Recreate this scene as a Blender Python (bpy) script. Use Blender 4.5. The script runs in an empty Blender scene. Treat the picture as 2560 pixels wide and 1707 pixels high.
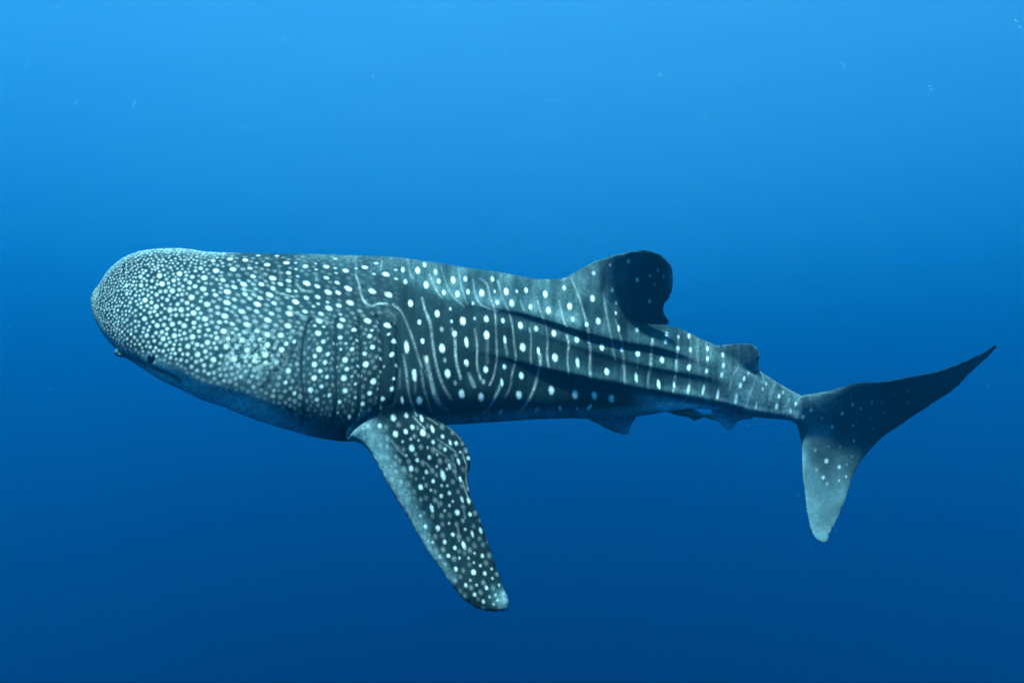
import bpy, math, random
import numpy as np
from mathutils import Vector, Matrix
from mathutils.geometry import delaunay_2d_cdt
from mathutils.bvhtree import BVHTree

sc = bpy.context.scene
COL = sc.collection

# ------------------------------------------------------------------ camera
PITCH = math.radians(8)
cam = bpy.data.cameras.new('camera')
co = bpy.data.objects.new('camera', cam)
COL.objects.link(co)
sc.camera = co
cam.sensor_width = 36
cam.lens = 24
cam.clip_end = 3000
co.rotation_euler = (math.pi / 2 + PITCH, 0, 0)

# ------------------------------------------------------------------ sky and sun
EL, ROT = math.radians(76), math.radians(196)
w = bpy.data.worlds.new('World')
sc.world = w
w.use_nodes = True
nt = w.node_tree
bg = nt.nodes['Background']
sk = nt.nodes.new('ShaderNodeTexSky')
sk.sky_type = 'NISHITA'
sk.sun_disc = False
sk.sun_elevation = EL
sk.sun_rotation = ROT
nt.links.new(sk.outputs[0], bg.inputs[0])
bg.inputs[1].default_value = 0.05
sun = bpy.data.lights.new('sun', 'SUN')
sun.energy = 5.0
sun.angle = math.radians(5)   # the rippled surface spreads the sunlight a little
sun.color = (1, .93, .82)
so = bpy.data.objects.new('sun', sun)
COL.objects.link(so)
SUNDIR = Vector((math.sin(ROT) * math.cos(EL), math.cos(ROT) * math.cos(EL), math.sin(EL)))
so.rotation_euler = SUNDIR.to_track_quat('Z', 'Y').to_euler()
vs = sc.view_settings
vs.view_transform = 'Standard'
vs.look = 'None'
vs.gamma = 1
vs.exposure = 2.8
sc.cycles.use_denoising = True
sc.cycles.volume_bounces = 5
sc.cycles.max_bounces = 8
sc.cycles.diffuse_bounces = 3
sc.cycles.transparent_max_bounces = 16


# ------------------------------------------------------------------ helpers
def tag(o, label=None, cat=None, group=None, kind=None):
    if label: o['label'] = label
    if cat: o['category'] = cat
    if group: o['group'] = group
    if kind: o['kind'] = kind
    return o


def mesh_obj(name, v, f, mat=None, parent=None, smooth=True):
    me = bpy.data.meshes.new(name)
    me.from_pydata([tuple(p) for p in v], [], f)
    me.update()
    if smooth:
        me.polygons.foreach_set('use_smooth', [True] * len(me.polygons))
    o = bpy.data.objects.new(name, me)
    COL.objects.link(o)
    if mat: me.materials.append(mat)
    if parent: o.parent = parent
    return o


F = 24 / 36 * 2560          # focal length in photograph pixels
CX, CY = 1280., 853.5
CP, SP = math.cos(PITCH), math.sin(PITCH)


def unproj(px, py, d):
    """photograph pixel + depth (m) -> world point, arrays or scalars"""
    px, py, d = np.broadcast_arrays(np.asarray(px, float), np.asarray(py, float), np.asarray(d, float))
    X = (px - CX) / F * d
    Z = -(py - CY) / F * d
    return np.stack([X, d * CP - Z * SP, d * SP + Z * CP], -1)


def proj(P):
    P = np.asarray(P, float)
    d = P[..., 1] * CP + P[..., 2] * SP
    Z = -P[..., 1] * SP + P[..., 2] * CP
    return P[..., 0] / d * F + CX, -Z / d * F + CY, d


def hermite(xs, ys, x):
    """monotone cubic through the given points"""
    xs = np.asarray(xs, float); ys = np.asarray(ys, float)
    h = np.diff(xs); dl = np.diff(ys) / h
    m = np.zeros(len(xs)); m[0] = dl[0]; m[-1] = dl[-1]
    for i in range(1, len(xs) - 1):
        m[i] = 0 if dl[i - 1] * dl[i] <= 0 else (dl[i - 1] * h[i] + dl[i] * h[i - 1]) / (h[i] + h[i - 1])
    x = np.clip(x, xs[0], xs[-1])
    i = np.clip(np.searchsorted(xs, x) - 1, 0, len(h) - 1)
    t = (x - xs[i]) / h[i]
    return ((2 * t**3 - 3 * t**2 + 1) * ys[i] + (t**3 - 2 * t**2 + t) * h[i] * m[i]
            + (-2 * t**3 + 3 * t**2) * ys[i + 1] + (t**3 - t**2) * h[i] * m[i + 1])


def sstep(a, b, x):
    t = np.clip((x - a) / (b - a), 0, 1)
    return t * t * (3 - 2 * t)


def pts(s):
    return [tuple(float(q) for q in p.split(',')) for p in s.split()]


def curve(s):
    p = pts(s)
    xs, ys = zip(*p)
    return lambda x: hermite(xs, ys, x)


# ------------------------------------------------------------------ water
# even water, absorbing red first, from below the deepest thing up to the sea surface
SURF = 16.0


def box(name, x0, x1, y0, y1, z0, z1):
    v = [(x, y, z) for x in (x0, x1) for y in (y0, y1) for z in (z0, z1)]
    return mesh_obj(name, v, [(0, 1, 3, 2), (4, 6, 7, 5), (0, 4, 5, 1), (2, 3, 7, 6), (0, 2, 6, 4), (1, 5, 7, 3)], smooth=False)


hz = tag(box('haze', -170, 170, -70, 270, -62, SURF), kind='stuff')
m = bpy.data.materials.new('sea_water_volume')
m.use_nodes = True
n = m.node_tree
n.nodes.clear()
out = n.nodes.new('ShaderNodeOutputMaterial')
pv = n.nodes.new('ShaderNodeVolumePrincipled')
D = .1
SS, SA = (.0002, .0114, .0208), (.072, .0355, .0218)     # scattering and absorption per metre
cc = [x / D for x in SS]
aa = [(1 - min(1, y / (D * (1 - x)))) ** 2 for x, y in zip(cc, SA)]
pv.inputs['Density'].default_value = D
pv.inputs['Color'].default_value = (*cc, 1)
pv.inputs['Absorption Color'].default_value = (*aa, 1)
pv.inputs['Anisotropy'].default_value = .74
n.links.new(pv.outputs[0], out.inputs['Volume'])
hz.data.materials.append(m)

# far water: the deep basin that closes the view beyond what one can see through the haze
m = bpy.data.materials.new('deep_water')
m.use_nodes = True
b = m.node_tree.nodes['Principled BSDF']
b.inputs['Base Color'].default_value = (.004, .05, .12, 1)
b.inputs['Roughness'].default_value = .6
R = 420
v, f = [], []
ring = 48
prof = [(R, 14.3), (R, -10), (R * .98, -50), (R * .8, -66), (R * .4, -70), (2, -71)]
for r, z in prof:
    for k in range(ring):
        a = 2 * math.pi * k / ring
        v.append((r * math.cos(a), 90 + r * math.sin(a), z))
for i in range(len(prof) - 1):
    for k in range(ring):
        k2 = (k + 1) % ring
        f.append((i * ring + k, i * ring + k2, (i + 1) * ring + k2, (i + 1) * ring + k))
f.append(tuple((len(prof) - 1) * ring + k for k in range(ring)))
tag(mesh_obj('water', v, f, m), kind='structure')

# the sea surface from below, rippled
m = bpy.data.materials.new('sea_surface')
m.use_nodes = True
n = m.node_tree
n.nodes.clear()
out = n.nodes.new('ShaderNodeOutputMaterial')
mix = n.nodes.new('ShaderNodeMixShader')
tr = n.nodes.new('ShaderNodeBsdfTransparent')
gl = n.nodes.new('ShaderNodeBsdfGlossy')
gl.inputs['Color'].default_value = (.8, .9, 1, 1)
gl.inputs['Roughness'].default_value = .15
lw = n.nodes.new('ShaderNodeLayerWeight')
lw.inputs['Blend'].default_value = .35
mul = n.nodes.new('ShaderNodeMath'); mul.operation = 'MULTIPLY'; mul.inputs[1].default_value = .3
tr.inputs['Color'].default_value = (.66, .99, 1, 1)
n.links.new(lw.outputs['Facing'], mul.inputs[0])
n.links.new(mul.outputs[0], mix.inputs[0])
n.links.new(tr.outputs[0], mix.inputs[1])
n.links.new(gl.outputs[0], mix.inputs[2])
n.links.new(mix.outputs[0], out.inputs['Surface'])
rs = np.random.RandomState(4)
NX = 460
gx = np.linspace(-150, 150, NX); gy = np.linspace(-40, 240, NX)
GX, GY = np.meshgrid(gx, gy)
GZ = np.zeros_like(GX) + SURF + 2.2
for k in range(26):
    wl = rs.uniform(2.2, 7); a = rs.normal(math.radians(60), .8); ph = rs.uniform(0, 6.3)
    GZ += .006 * wl * np.sin((GX * math.cos(a) + GY * math.sin(a)) * 2 * math.pi / wl + ph)
GZ = np.maximum(GZ, SURF + .05)
v = np.stack([GX, GY, GZ], -1).reshape(-1, 3)
f = [(i * NX + j, i * NX + j + 1, (i + 1) * NX + j + 1, (i + 1) * NX + j) for i in range(NX - 1) for j in range(NX - 1)]
tag(mesh_obj('water_surface', v, f, m), kind='structure')

# ------------------------------------------------------------------ whale shark: shape
top = curve("224,754 228,735 242.5,716 264,684 285,662 306,646 332,633 353,627 381,623 444,620 476,622.5 508,628 540,631 600,633 700,633.5 812,635.5 "
            "919,639 1004,645 1050,652 1100,658 1160,668 1243,680 1300,690 1354,697 1390,696 1420,692 1452,690 1490,702 1530,730 1590,781 1657,812 1697,821 1729,835 1761,850 1783,858 "
            "1810,868 1840,885 1870,908 1907,932 1938,952 1970,971 2002,988 2050,1012 2100,1048 2130,1080")
bot = curve("224,754 228,771 234,793 243,812 257,835 274,856 289,873 300,888 312,895 328,904 367,928 411,955 456,975 500,996 560,1018 610,1038 "
            "707,1072 805,1096 871,1104 940,1092 1000,1078 1060,1067 1105,1063 1160,1061 1243,1055 1298,1050 1354,1046 1409,1046 1480,1047 1540,1045 "
            "1599,1040 1631,1035 1662,1030 1743,1022 1790,1024 1833,1030 1875,1041 1918,1046 1970,1052 2033,1078 2097,1094 2130,1086")
Yc = curve("200,3.55 450,3.42 800,3.35 1200,3.42 1500,3.58 1800,3.85 2130,4.2 2520,4.5")
Sh = curve("224,1.0 480,.95 700,.85 900,.78 1243,.74 1600,.56 1900,.4 2130,.15")
Wd = curve("224,.8 480,.72 700,.75 900,.8 1243,.76 1600,.66 1900,.55 2130,.3")
crA = curve("740,674 812,680 887,689 951,697 993,707 1036,721 1078,735 1105,746 1160,762 1243,774 1285,781 1326,791 1367,803 1409,817 1464,835 1519,849 "
            "1550,856 1631,869 1705,890 1748,907 1850,950")
crB = curve("1000,800 1150,805 1243,817 1326,832 1409,856 1450,870 1524,892 1641,922 1769,946 1850,968")
crC = curve("1000,850 1150,876 1243,893 1300,908 1367,926 1409,936 1464,947 1514,959 1550,964 1577,971 1620,979 1662,987 1726,999 1790,1012 1833,1023 1875,1036 "
            "1918,1042 1970,1049 2050,1080 2130,1086")

low = curve("224,760 250,802 275,845 300,874 340,884 400,900 440,916 480,940 560,970 640,992 720,1035 800,1070 900,1050 1000,1000")


def near_depth(x, y):
    tp, bt = top(x), bot(x)
    H = np.maximum((bt - tp) / 2, .01); mid = (tp + bt) / 2
    t = np.clip((mid - y) / H, -1, 1)
    Hm = H * Yc(x) / F
    c = np.sqrt(np.maximum(0, 1 - t * t))
    return Yc(x) + Sh(x) * Hm * t - Wd(x) * Hm * c + ridge(x, y) * np.minimum(1, c * 1.6)


def ridge(x, y):
    d = np.zeros(np.broadcast(x, y).shape)
    s = y - crA(x)
    a = .030 * sstep(1020, 1330, x) * (1 - sstep(1640, 1800, x)) + .008 * sstep(740, 880, x) * (1 - sstep(1100, 1180, x))
    d += a * sstep(-7, 16, s) * (1 - sstep(18, 66, s))
    d -= a * .35 * sstep(-40, -6, s) * (1 - sstep(-6, 6, s))
    s = y - crB(x)
    a = .020 * sstep(1150, 1420, x) * (1 - sstep(1700, 1850, x))
    d += a * sstep(-6, 15, s) * (1 - sstep(17, 56, s))
    d -= a * .4 * sstep(-30, -6, s) * (1 - sstep(-6, 6, s))
    s = y - crC(x)
    a = .030 * sstep(1080, 1440, x) * (1 - sstep(1980, 2080, x))
    rec = 1 - .5 * sstep(1290, 1420, x)
    d += a * sstep(-16, 22, s) * (1 - rec * sstep(24, 95, s))
    d -= a * .45 * sstep(-26, -5, s) * (1 - sstep(-5, 5, s))
    # flat head: lower jaw set back under the edge of the upper
    s = y - low(x)
    a = .020 * sstep(330, 460, x) * (1 - sstep(760, 900, x))
    d += a * sstep(-24, 50, s) * (1 - .4 * sstep(30, 110, s))
    return d


def body_shell():
    nx, ntt = 420, 120
    u = np.linspace(0, 1, nx)
    xs = 224.02 + (2130 - 224.04) * (u ** 1.35)
    xs[-1] = 2129.9
    th = np.linspace(0, 2 * math.pi, 2 * ntt, endpoint=False)      # 0 = top, near side first
    V = []
    for x in xs:
        tp, bt = float(top(x)), float(bot(x))
        H = max((bt - tp) / 2, .05); mid = (tp + bt) / 2
        t = np.cos(th)
        y = mid - H * t
        yc = float(Yc(x)); Hm = H * yc / F
        s_, w_ = float(Sh(x)), float(Wd(x))
        c = np.sin(th)
        d = yc + s_ * Hm * t - w_ * Hm * c
        r = ridge(np.full_like(y, x), y)
        d = d + r * np.clip(np.abs(c) * 1.6, 0, 1) * np.where(c > 0, 1, -.6)
        V.append(unproj(np.full_like(y, x), y, d))
    V = np.array(V)
    M = 2 * ntt
    verts = V.reshape(-1, 3).tolist()
    faces = [(i * M + j, i * M + (j + 1) % M, (i + 1) * M + (j + 1) % M, (i + 1) * M + j) for i in range(nx - 1) for j in range(M)]
    faces.append(tuple(range(M)))
    faces.append(tuple(reversed(range((nx - 1) * M, nx * M))))
    return verts, faces


def pdist(P, poly, closed=True):
    """distance of points P (n,2) to polyline"""
    q = np.array(poly, float)
    a = q if closed else q[:-1]
    b = np.roll(q, -1, 0) if closed else q[1:]
    best = np.full(len(P), 1e9)
    for p0, p1 in zip(a, b):
        e = p1 - p0
        L = max((e * e).sum(), 1e-9)
        t = np.clip(((P - p0) @ e) / L, 0, 1)
        best = np.minimum(best, np.hypot(*(P - p0 - t[:, None] * e).T))
    return best


def inpoly(P, poly):
    q = np.array(poly, float)
    x, y = P[:, 0], P[:, 1]
    ins = np.zeros(len(P), bool)
    j = len(q) - 1
    for i in range(len(q)):
        xi, yi = q[i]; xj, yj = q[j]
        c = ((yi > y) != (yj > y)) & (x < (xj - xi) * (y - yi) / (yj - yi + 1e-12) + xi)
        ins ^= c
        j = i
    return ins


def smooth_poly(p, step=5.):
    """closed Catmull-Rom through the points"""
    p = np.array(p, float)
    o = []
    n_ = len(p)
    for i in range(n_):
        p0, p1, p2, p3 = p[i - 1], p[i], p[(i + 1) % n_], p[(i + 2) % n_]
        k = max(1, int(np.hypot(*(p2 - p1)) / step))
        for t in np.arange(k) / k:
            o.append(.5 * (2 * p1 + (p2 - p0) * t + (2 * p0 - 5 * p1 + 4 * p2 - p3) * t * t + (3 * p1 - p0 - 3 * p2 + p3) * t**3))
    return np.array(o)


def fin_shell(poly, depth, thick, width, step=9.):
    pl = smooth_poly(poly)
    x0, y0 = pl.min(0); x1, y1 = pl.max(0)
    g = np.array([(x, y) for x in np.arange(x0, x1, step) for y in np.arange(y0, y1, step)])
    g = g[inpoly(g, pl)]
    g = g[pdist(g, pl) > step * .45]
    # extra ring near the rim so the edge rounds off
    P = np.vstack([pl, g])
    n_ = len(pl)
    r = delaunay_2d_cdt([Vector(q) for q in P], [], [list(range(n_))], 1, 1e-5)
    Q = np.array([tuple(q) for q in r[0]])
    fs = [list(t) for t in r[2]]
    d = pdist(Q, pl)
    h = thick(Q[:, 0], Q[:, 1]) * np.sqrt(1 - np.exp(-d / width)) * (d > .3)
    dep = depth(Q[:, 0], Q[:, 1])
    A = unproj(Q[:, 0], Q[:, 1], dep - h)
    B = unproj(Q[:, 0], Q[:, 1], dep + h)
    rim = d <= .3
    idx = np.arange(len(Q)); idb = idx + len(Q)
    idb[rim] = idx[rim]
    verts = np.vstack([A, B])
    faces = []
    for t in fs:
        if len(set(idx[t])) < 3: continue
        faces.append(tuple(int(idx[k]) for k in t))
        faces.append(tuple(int(idb[k]) for k in reversed(t)))
    return verts.tolist(), faces


MPP = 3.5 / F
DORSAL = pts("1360,740 1385,712 1400,699 1420,688.5 1447,674 1481,656 1519,642.5 1549,633 1581,626 1612.6,622.5 1634,626 1655,636 1670,649 1680,662 1684,685 "
             "1683,710 1679.5,733 1676,737 1677,745 1672,749 1671,754 1663.6,758 1662,766 1660,777 1667,791 1678,812 1657,812.5 1612,810 1560,800 1480,770 1400,740")
DORSAL2 = pts("1770,870 1801,861 1814,859 1836,857 1857,856 1881,859.5 1896,873 1900.7,890 1898.6,912 1903,931 1912,959 1905,955 1886,941 1854,925 1820,900")
CAUDAL = pts("1985,1030 1996,1005 2004,988 2026,984 2076,975 2118,962 2153,954 2203,952 2273,940 2344,925 2397,906 2450,883 2478,865 2502,845 2516,830 2505,852 2488,874 2467,897 "
             "2428,932 2390,971 2344,1003 2291,1036 2256,1061 2210,1091 2178,1123 2160,1144 2143,1172 2132,1197 2122,1229 2113,1257 2103,1277 2107,1280 2099,1288 2090,1306 "
             "2081,1325 2079,1333 2074,1337 2070,1354 2058,1357 2047.5,1355 2037,1345 2026,1324 2017.5,1288.5 2010.5,1236 2005,1183 2004,1130 2002,1105 1996,1077 1988,1052")
PECT = pts("873,1060 864,1085 868,1100 884,1103 911,1118.6 931.6,1146 959,1193 993,1251 1013,1285 1040,1333 1067,1377 1095,1414 1122,1455 1149,1489 1173,1511 1197,1525 "
           "1224,1531 1251,1529 1268,1523 1273,1509 1271,1489 1261,1469 1244,1421 1231,1380 1217,1343 1204,1308 1201,1296 1193,1278 1183,1254 1175,1224 1172,1190 1176,1163 "
           "1175.6,1139 1166,1112 1149,1088 1132,1073 1108,1058 1070,1035 1020,1010 960,1000 910,1020")
PELVIC = pts("1460,1036 1471,1050 1492,1060 1520,1075 1546,1085 1565,1088 1573,1086 1577,1073 1586,1052 1592,1038 1560,1022 1500,1020")
ANAL = pts("1778,1020 1788,1046 1798,1056 1809,1065 1818,1075 1825,1077.5 1833,1072 1839,1062 1854,1052 1886,1046 1880,1030 1830,1018")


def d_dorsal(x, y):
    xx = np.minimum(x, 1660.) if np.max(x) < 1750 else np.minimum(x, 1900.)
    y0 = top(xx) + 26 + 16 * (1 - sstep(1440, 1560, x)) * (xx < 1660)
    s = y0 - y
    front = (1 - sstep(1430, 1570, x)) * (xx <= 1660)
    base = near_depth(xx, y0) + .035 + .03 * front
    lean = np.where(xx <= 1660, .31, .04)
    return base - (lean - .60 * front) * np.maximum(s, 0) * MPP + .9 * np.maximum(-s, 0) * MPP * (xx < 1560)


def d_caudal(x, y):
    return Yc(x) - .00085 * np.maximum(0, y - 1085) - .0000020 * np.maximum(0, y - 1085) ** 2 - .26 * np.maximum(0, 1060 - y) * .0025 + .012 * np.sin(x * .02 + y * .013)


def d_pect(x, y):
    s = np.maximum(0, y - 1045)
    u = x - (868 + (y - 1100) * .66)                # across the fin from the leading edge
    return 2.90 + .0032 * np.maximum(0, 1045 - y) - .00066 * s + .00030 * (u - 100) + .010 * np.sin(y * .02)


def d_belly(x, y):
    return Yc(x) - .03 - 0 * y


shells = [
    body_shell(),
    fin_shell(DORSAL, d_dorsal, lambda x, y: .012 + .045 * sstep(640, 800, y) * (1 - sstep(1560, 1660, x)) , 26),
    fin_shell(DORSAL2, d_dorsal, lambda x, y: .008 + .018 * sstep(860, 920, y) * (1 - sstep(1870, 1905, x)), 14),
    fin_shell(CAUDAL, d_caudal, lambda x, y: .010 + .03 * np.exp(-((x - 2020) ** 2 + (y - 1050) ** 2) / 90. ** 2) + .012 * np.exp(-((x - 2120) ** 2 + (y - 1050) ** 2) / 120. ** 2), 18),
    fin_shell(PECT, d_pect, lambda x, y: .017 + .038 * (1 - sstep(1030, 1200, y)), 26),
    fin_shell(PELVIC, d_belly, lambda x, y: .009 + .02 * (1 - sstep(1030, 1060, y)), 10),
    fin_shell(ANAL, lambda x, y: Yc(x) + .03 + 0 * y, lambda x, y: .008 + 0 * x, 10),
]
V, Fc = [], []
for vv, ff in shells:
    o_ = len(V)
    V += vv
    Fc += [tuple(k + o_ for k in q) for q in ff]
me = bpy.data.meshes.new('raw')
me.from_pydata(V, [], Fc)
me.update()
tmp = bpy.data.objects.new('raw', me)
COL.objects.link(tmp)
VOX = .0042
md = tmp.modifiers.new('r', 'REMESH')
md.mode = 'VOXEL'
md.voxel_size = VOX
md = tmp.modifiers.new('s', 'SMOOTH')
md.factor = .5
md.iterations = 5
dg = bpy.context.evaluated_depsgraph_get()
body_me = bpy.data.meshes.new_from_object(tmp.evaluated_get(dg))
bpy.data.objects.remove(tmp)
body_me.name = 'body'
print('shark verts', len(body_me.vertices))

root = bpy.data.objects.new('whale_shark', None)
COL.objects.link(root)
ORG = Vector(unproj(1000, 900, 3.42))
root.location = ORG
tag(root, 'large whale shark with white spots and stripes swimming to the left in blue water', 'whale shark')

nv = len(body_me.vertices)
P = np.empty(nv * 3); body_me.vertices.foreach_get('co', P); P = P.reshape(-1, 3)
N = np.empty(nv * 3); body_me.vertex_normals.foreach_get('vector', N); N = N.reshape(-1, 3)
px, py, pd = proj(P)
view = P / np.linalg.norm(P, axis=1)[:, None]
facing = -(N * view).sum(1)          # > 0 towards the camera


def z(s, ox, oy, k):
    return [(ox + a / k, oy + b / k) for a, b in pts(s)]


Z1, Z2, Z3, Z4, Z5, Z6, Z7, Z8 = ((200, 580, 4.704), (600, 600, 4.704), (640, 800, 4.704), (1050, 650, 3.622), (1400, 600, 4.704),
                                  (1450, 850, 4.704), (850, 1020, 2.942), (1850, 830, 2.835))
GILLS = [
    z("830,930 790,970 760,1080 735,1200 722,1350 715,1480", *Z2) + z("525,620 545,780 560,950 555,1100 545,1230 525,1262", *Z3),
    z("1135,910 1125,950 1122,1200 1118,1500", *Z2) + z("935,700 945,900 930,1050 910,1220 840,1305", *Z3),
    z("1385,910 1390,1000 1408,1150 1410,1400", *Z2) + z("1225,700 1222,950 1200,1100 1130,1220 1020,1290", *Z3),
    z("1590,885 1640,930 1655,1050 1672,1200 1678,1400", *Z2) + z("1480,700 1455,940 1440,1050 1415,1090", *Z3),
    z("1780,985 1835,1050 1850,1200 1858,1400", *Z2) + z("1670,600 1650,800 1610,950 1585,990", *Z3),
]
CREASE = z("1430,1085 1300,1150 1150,1250 1080,1330 1045,1410", *Z3)
CHEEK = z("430,330 350,450 250,560 150,700 70,800", *Z3)


def chaikin(p, it=2):
    p = np.array(p, float)
    for _ in range(it):
        q = np.empty((2 * len(p), 2))
        q[0] = p[0]; q[-1] = p[-1]
        q[1:-1:2] = p[:-1] * .75 + p[1:] * .25
        q[2:-1:2] = p[:-1] * .25 + p[1:] * .75
        p = q
    return p


ED = np.empty(len(body_me.edges) * 2, np.int64); body_me.edges.foreach_get('vertices', ED); ED = ED.reshape(-1, 2)


def relax(x0, x1, y0, y1, it, keep, margin=14.):
    """fair the skin where a fin grows out of the body, leaving the rim of the fin alone"""
    global P
    box_ = (px > x0) & (px < x1) & (py > y0) & (py < y1)
    ids = np.where(box_)[0]
    q = np.stack([px[ids], py[ids]], 1)
    fall = np.minimum(np.minimum(px[ids] - x0, x1 - px[ids]), np.minimum(py[ids] - y0, y1 - py[ids]))
    wgt = sstep(0, 22, fall)
    for k_ in keep:
        wgt = wgt * sstep(2, margin, pdist(q, k_, False))
    if x0 == 1290:      # leave the keel along the flank sharp
        wgt = wgt * sstep(10, 34, pdist(q, [(x_, float(crA(x_))) for x_ in range(1240, 1700, 12)], False))
    loc = np.full(nv, -1, np.int64); loc[ids] = np.arange(len(ids))
    e = ED[(loc[ED[:, 0]] >= 0) & (loc[ED[:, 1]] >= 0)]
    a, b_ = loc[e[:, 0]], loc[e[:, 1]]
    X = P[ids].copy()
    n_ = len(ids)
    deg = np.maximum(1, np.bincount(a, minlength=n_) + np.bincount(b_, minlength=n_))
    for _ in range(it):
        M_ = np.stack([(np.bincount(a, X[b_, j], n_) + np.bincount(b_, X[a, j], n_)) / deg for j in range(3)], 1)
        X += (M_ - X) * (.7 * wgt)[:, None]
    P[ids] = X


relax(214, 275, 690, 830, 50, [[(0., 0.), (1., 1.)]])
relax(1290, 1640, 640, 830, 160, [DORSAL[3:], [(x_, float(top(x_))) for x_ in range(1240, 1400, 8)], [(1530, 795), (1620, 812)]])
relax(1760, 1890, 840, 930, 60, [DORSAL2[1:14]], 10)
relax(930, 1150, 985, 1110, 160, [PECT[34:40]])
relax(1960, 2110, 985, 1110, 60, [CAUDAL[2:6], CAUDAL[-8:]])
body_me.vertices.foreach_set('co', P.ravel()); body_me.update()
N = np.empty(nv * 3); body_me.vertex_normals.foreach_get('vector', N); N = N.reshape(-1, 3)
px, py, pd = proj(P)
facing = -(N * (P / np.linalg.norm(P, axis=1)[:, None])).sum(1)

near = facing > .02
P2 = np.stack([px, py], 1)
push = np.zeros(nv)
for gi, g in enumerate(GILLS):
    c = chaikin(g)
    sel = np.where(near & (px > c[:, 0].min() - 30) & (px < c[:, 0].max() + 30) & (py > c[:, 1].min() - 30) & (py < c[:, 1].max() + 30))[0]
    q = P2[sel]
    d = pdist(q, c, False)
    # which side of the slit: the flap in front of it stands a little proud, the skin behind is set back
    ix = np.argsort(c[:, 1])
    gx_ = np.interp(q[:, 1], c[ix, 1], c[ix, 0])
    sd = q[:, 0] - gx_
    ends = sstep(c[:, 1].min(), c[:, 1].min() + 40, q[:, 1]) * (1 - sstep(c[:, 1].max() - 30, c[:, 1].max(), q[:, 1]))
    push[sel] += (-.010 * np.exp(-(d / 3.2) ** 2) + .007 * np.exp(-((sd + 9) / 9) ** 2) * ends * (d < 40) - .003 * np.exp(-((sd - 12) / 10) ** 2) * ends * (d < 40))
c = chaikin(CREASE)
sel = np.where(near & (px > 840) & (px < 970) & (py > 1010) & (py < 1120))[0]
d = pdist(P2[sel], c, False)
push[sel] -= .016 * np.exp(-(d / 5.) ** 2)
c = chaikin(CHEEK)
sel = np.where(near & (px > 640) & (px < 760) & (py > 860) & (py < 990))[0]
d = pdist(P2[sel], c, False)
push[sel] -= .005 * np.exp(-(d / 5.) ** 2)
# mouth fold from the nostril back under the eye
MOUTH = [(300, 889), (318, 895), (340, 903), (370, 916), (410, 932), (450, 950)]
sel = np.where(near & (px > 280) & (px < 480) & (py > 860) & (py < 980))[0]
d = pdist(P2[sel], chaikin(MOUTH), False)
push[sel] -= .009 * np.exp(-(d / 5.) ** 2) * (1 - sstep(400, 460, P2[sel, 0]))
# eye socket swelling
d = np.hypot(px - 380, py - 898)
push += np.where(near, .004 * np.exp(-(d / 18) ** 2) - .012 * np.exp(-(d / 8) ** 2), 0)
# slow unevenness of living skin
push += .0025 * np.sin(px * .021 + 2 * np.sin(py * .013)) * np.sin(py * .027 + px * .006)
push *= (px < 1900)
P = P + N * push[:, None]
body_me.vertices.foreach_set('co', (P - np.array(ORG)).ravel())
body_me.update()
bvh = BVHTree.FromPolygons([tuple(q) for q in P.tolist()], [tuple(p.vertices) for p in body_me.polygons])


def on_skin(x, y):
    dv = Vector(unproj(x, y, 1.0))
    dv.normalize()
    h = bvh.ray_cast(Vector((0, 0, 0)), dv)
    return h[0], h[1]


# ------------------------------------------------------------------ whale shark: markings (pigment, with some light and shade painted in)
X0, Y0, XN, YN = 180, 570, 2360, 1000
S = np.zeros((YN, XN), np.float32)            # amount of white marking
gyy, gxx = np.mgrid[0:YN, 0:XN].astype(np.float32)
rs = np.random.RandomState(11)
rnd = random.Random(5)


def fnoise(cell, seed, sy=1.):
    r = np.random.RandomState(seed)
    h, w_ = int(YN / cell / sy) + 3, int(XN / cell) + 3
    g = r.rand(h, w_).astype(np.float32)
    fy, fx = gyy / cell / sy, gxx / cell
    iy, ix = fy.astype(int), fx.astype(int)
    ty, tx = fy - iy, fx - ix
    ty = ty * ty * (3 - 2 * ty); tx = tx * tx * (3 - 2 * tx)
    o = (g[iy, ix] * (1 - tx) + g[iy, ix + 1] * tx) * (1 - ty) + (g[iy + 1, ix] * (1 - tx) + g[iy + 1, ix + 1] * tx) * ty
    return o


N2, N4, N9, N30, N90 = fnoise(2.2, 1), fnoise(4.5, 2), fnoise(10, 3), fnoise(32, 4), fnoise(95, 6)
ROUGH = (N2 - .5) * .5 + (N4 - .5) * .5


def blob(x, y, rx, ry, ang, amp, soft=.38):
    r = max(rx, ry) * 1.6 + 2
    x0, x1 = max(0, int(x - X0 - r)), min(XN, int(x - X0 + r) + 1)
    y0, y1 = max(0, int(y - Y0 - r)), min(YN, int(y - Y0 + r) + 1)
    if x1 <= x0 or y1 <= y0: return
    dx = gxx[y0:y1, x0:x1] + X0 - x; dy = gyy[y0:y1, x0:x1] + Y0 - y
    c, s = math.cos(ang), math.sin(ang)
    a = (dx * c + dy * s) / rx; b_ = (-dx * s + dy * c) / ry
    q = np.sqrt(a * a + b_ * b_) + ROUGH[y0:y1, x0:x1] * .42
    v_ = amp * (1 - sstep(1 - soft * 1.3, 1 + soft * .6, q))
    S[y0:y1, x0:x1] = np.maximum(S[y0:y1, x0:x1], v_)


placed = []          # x, y, r
BASER = 9.2


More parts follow.
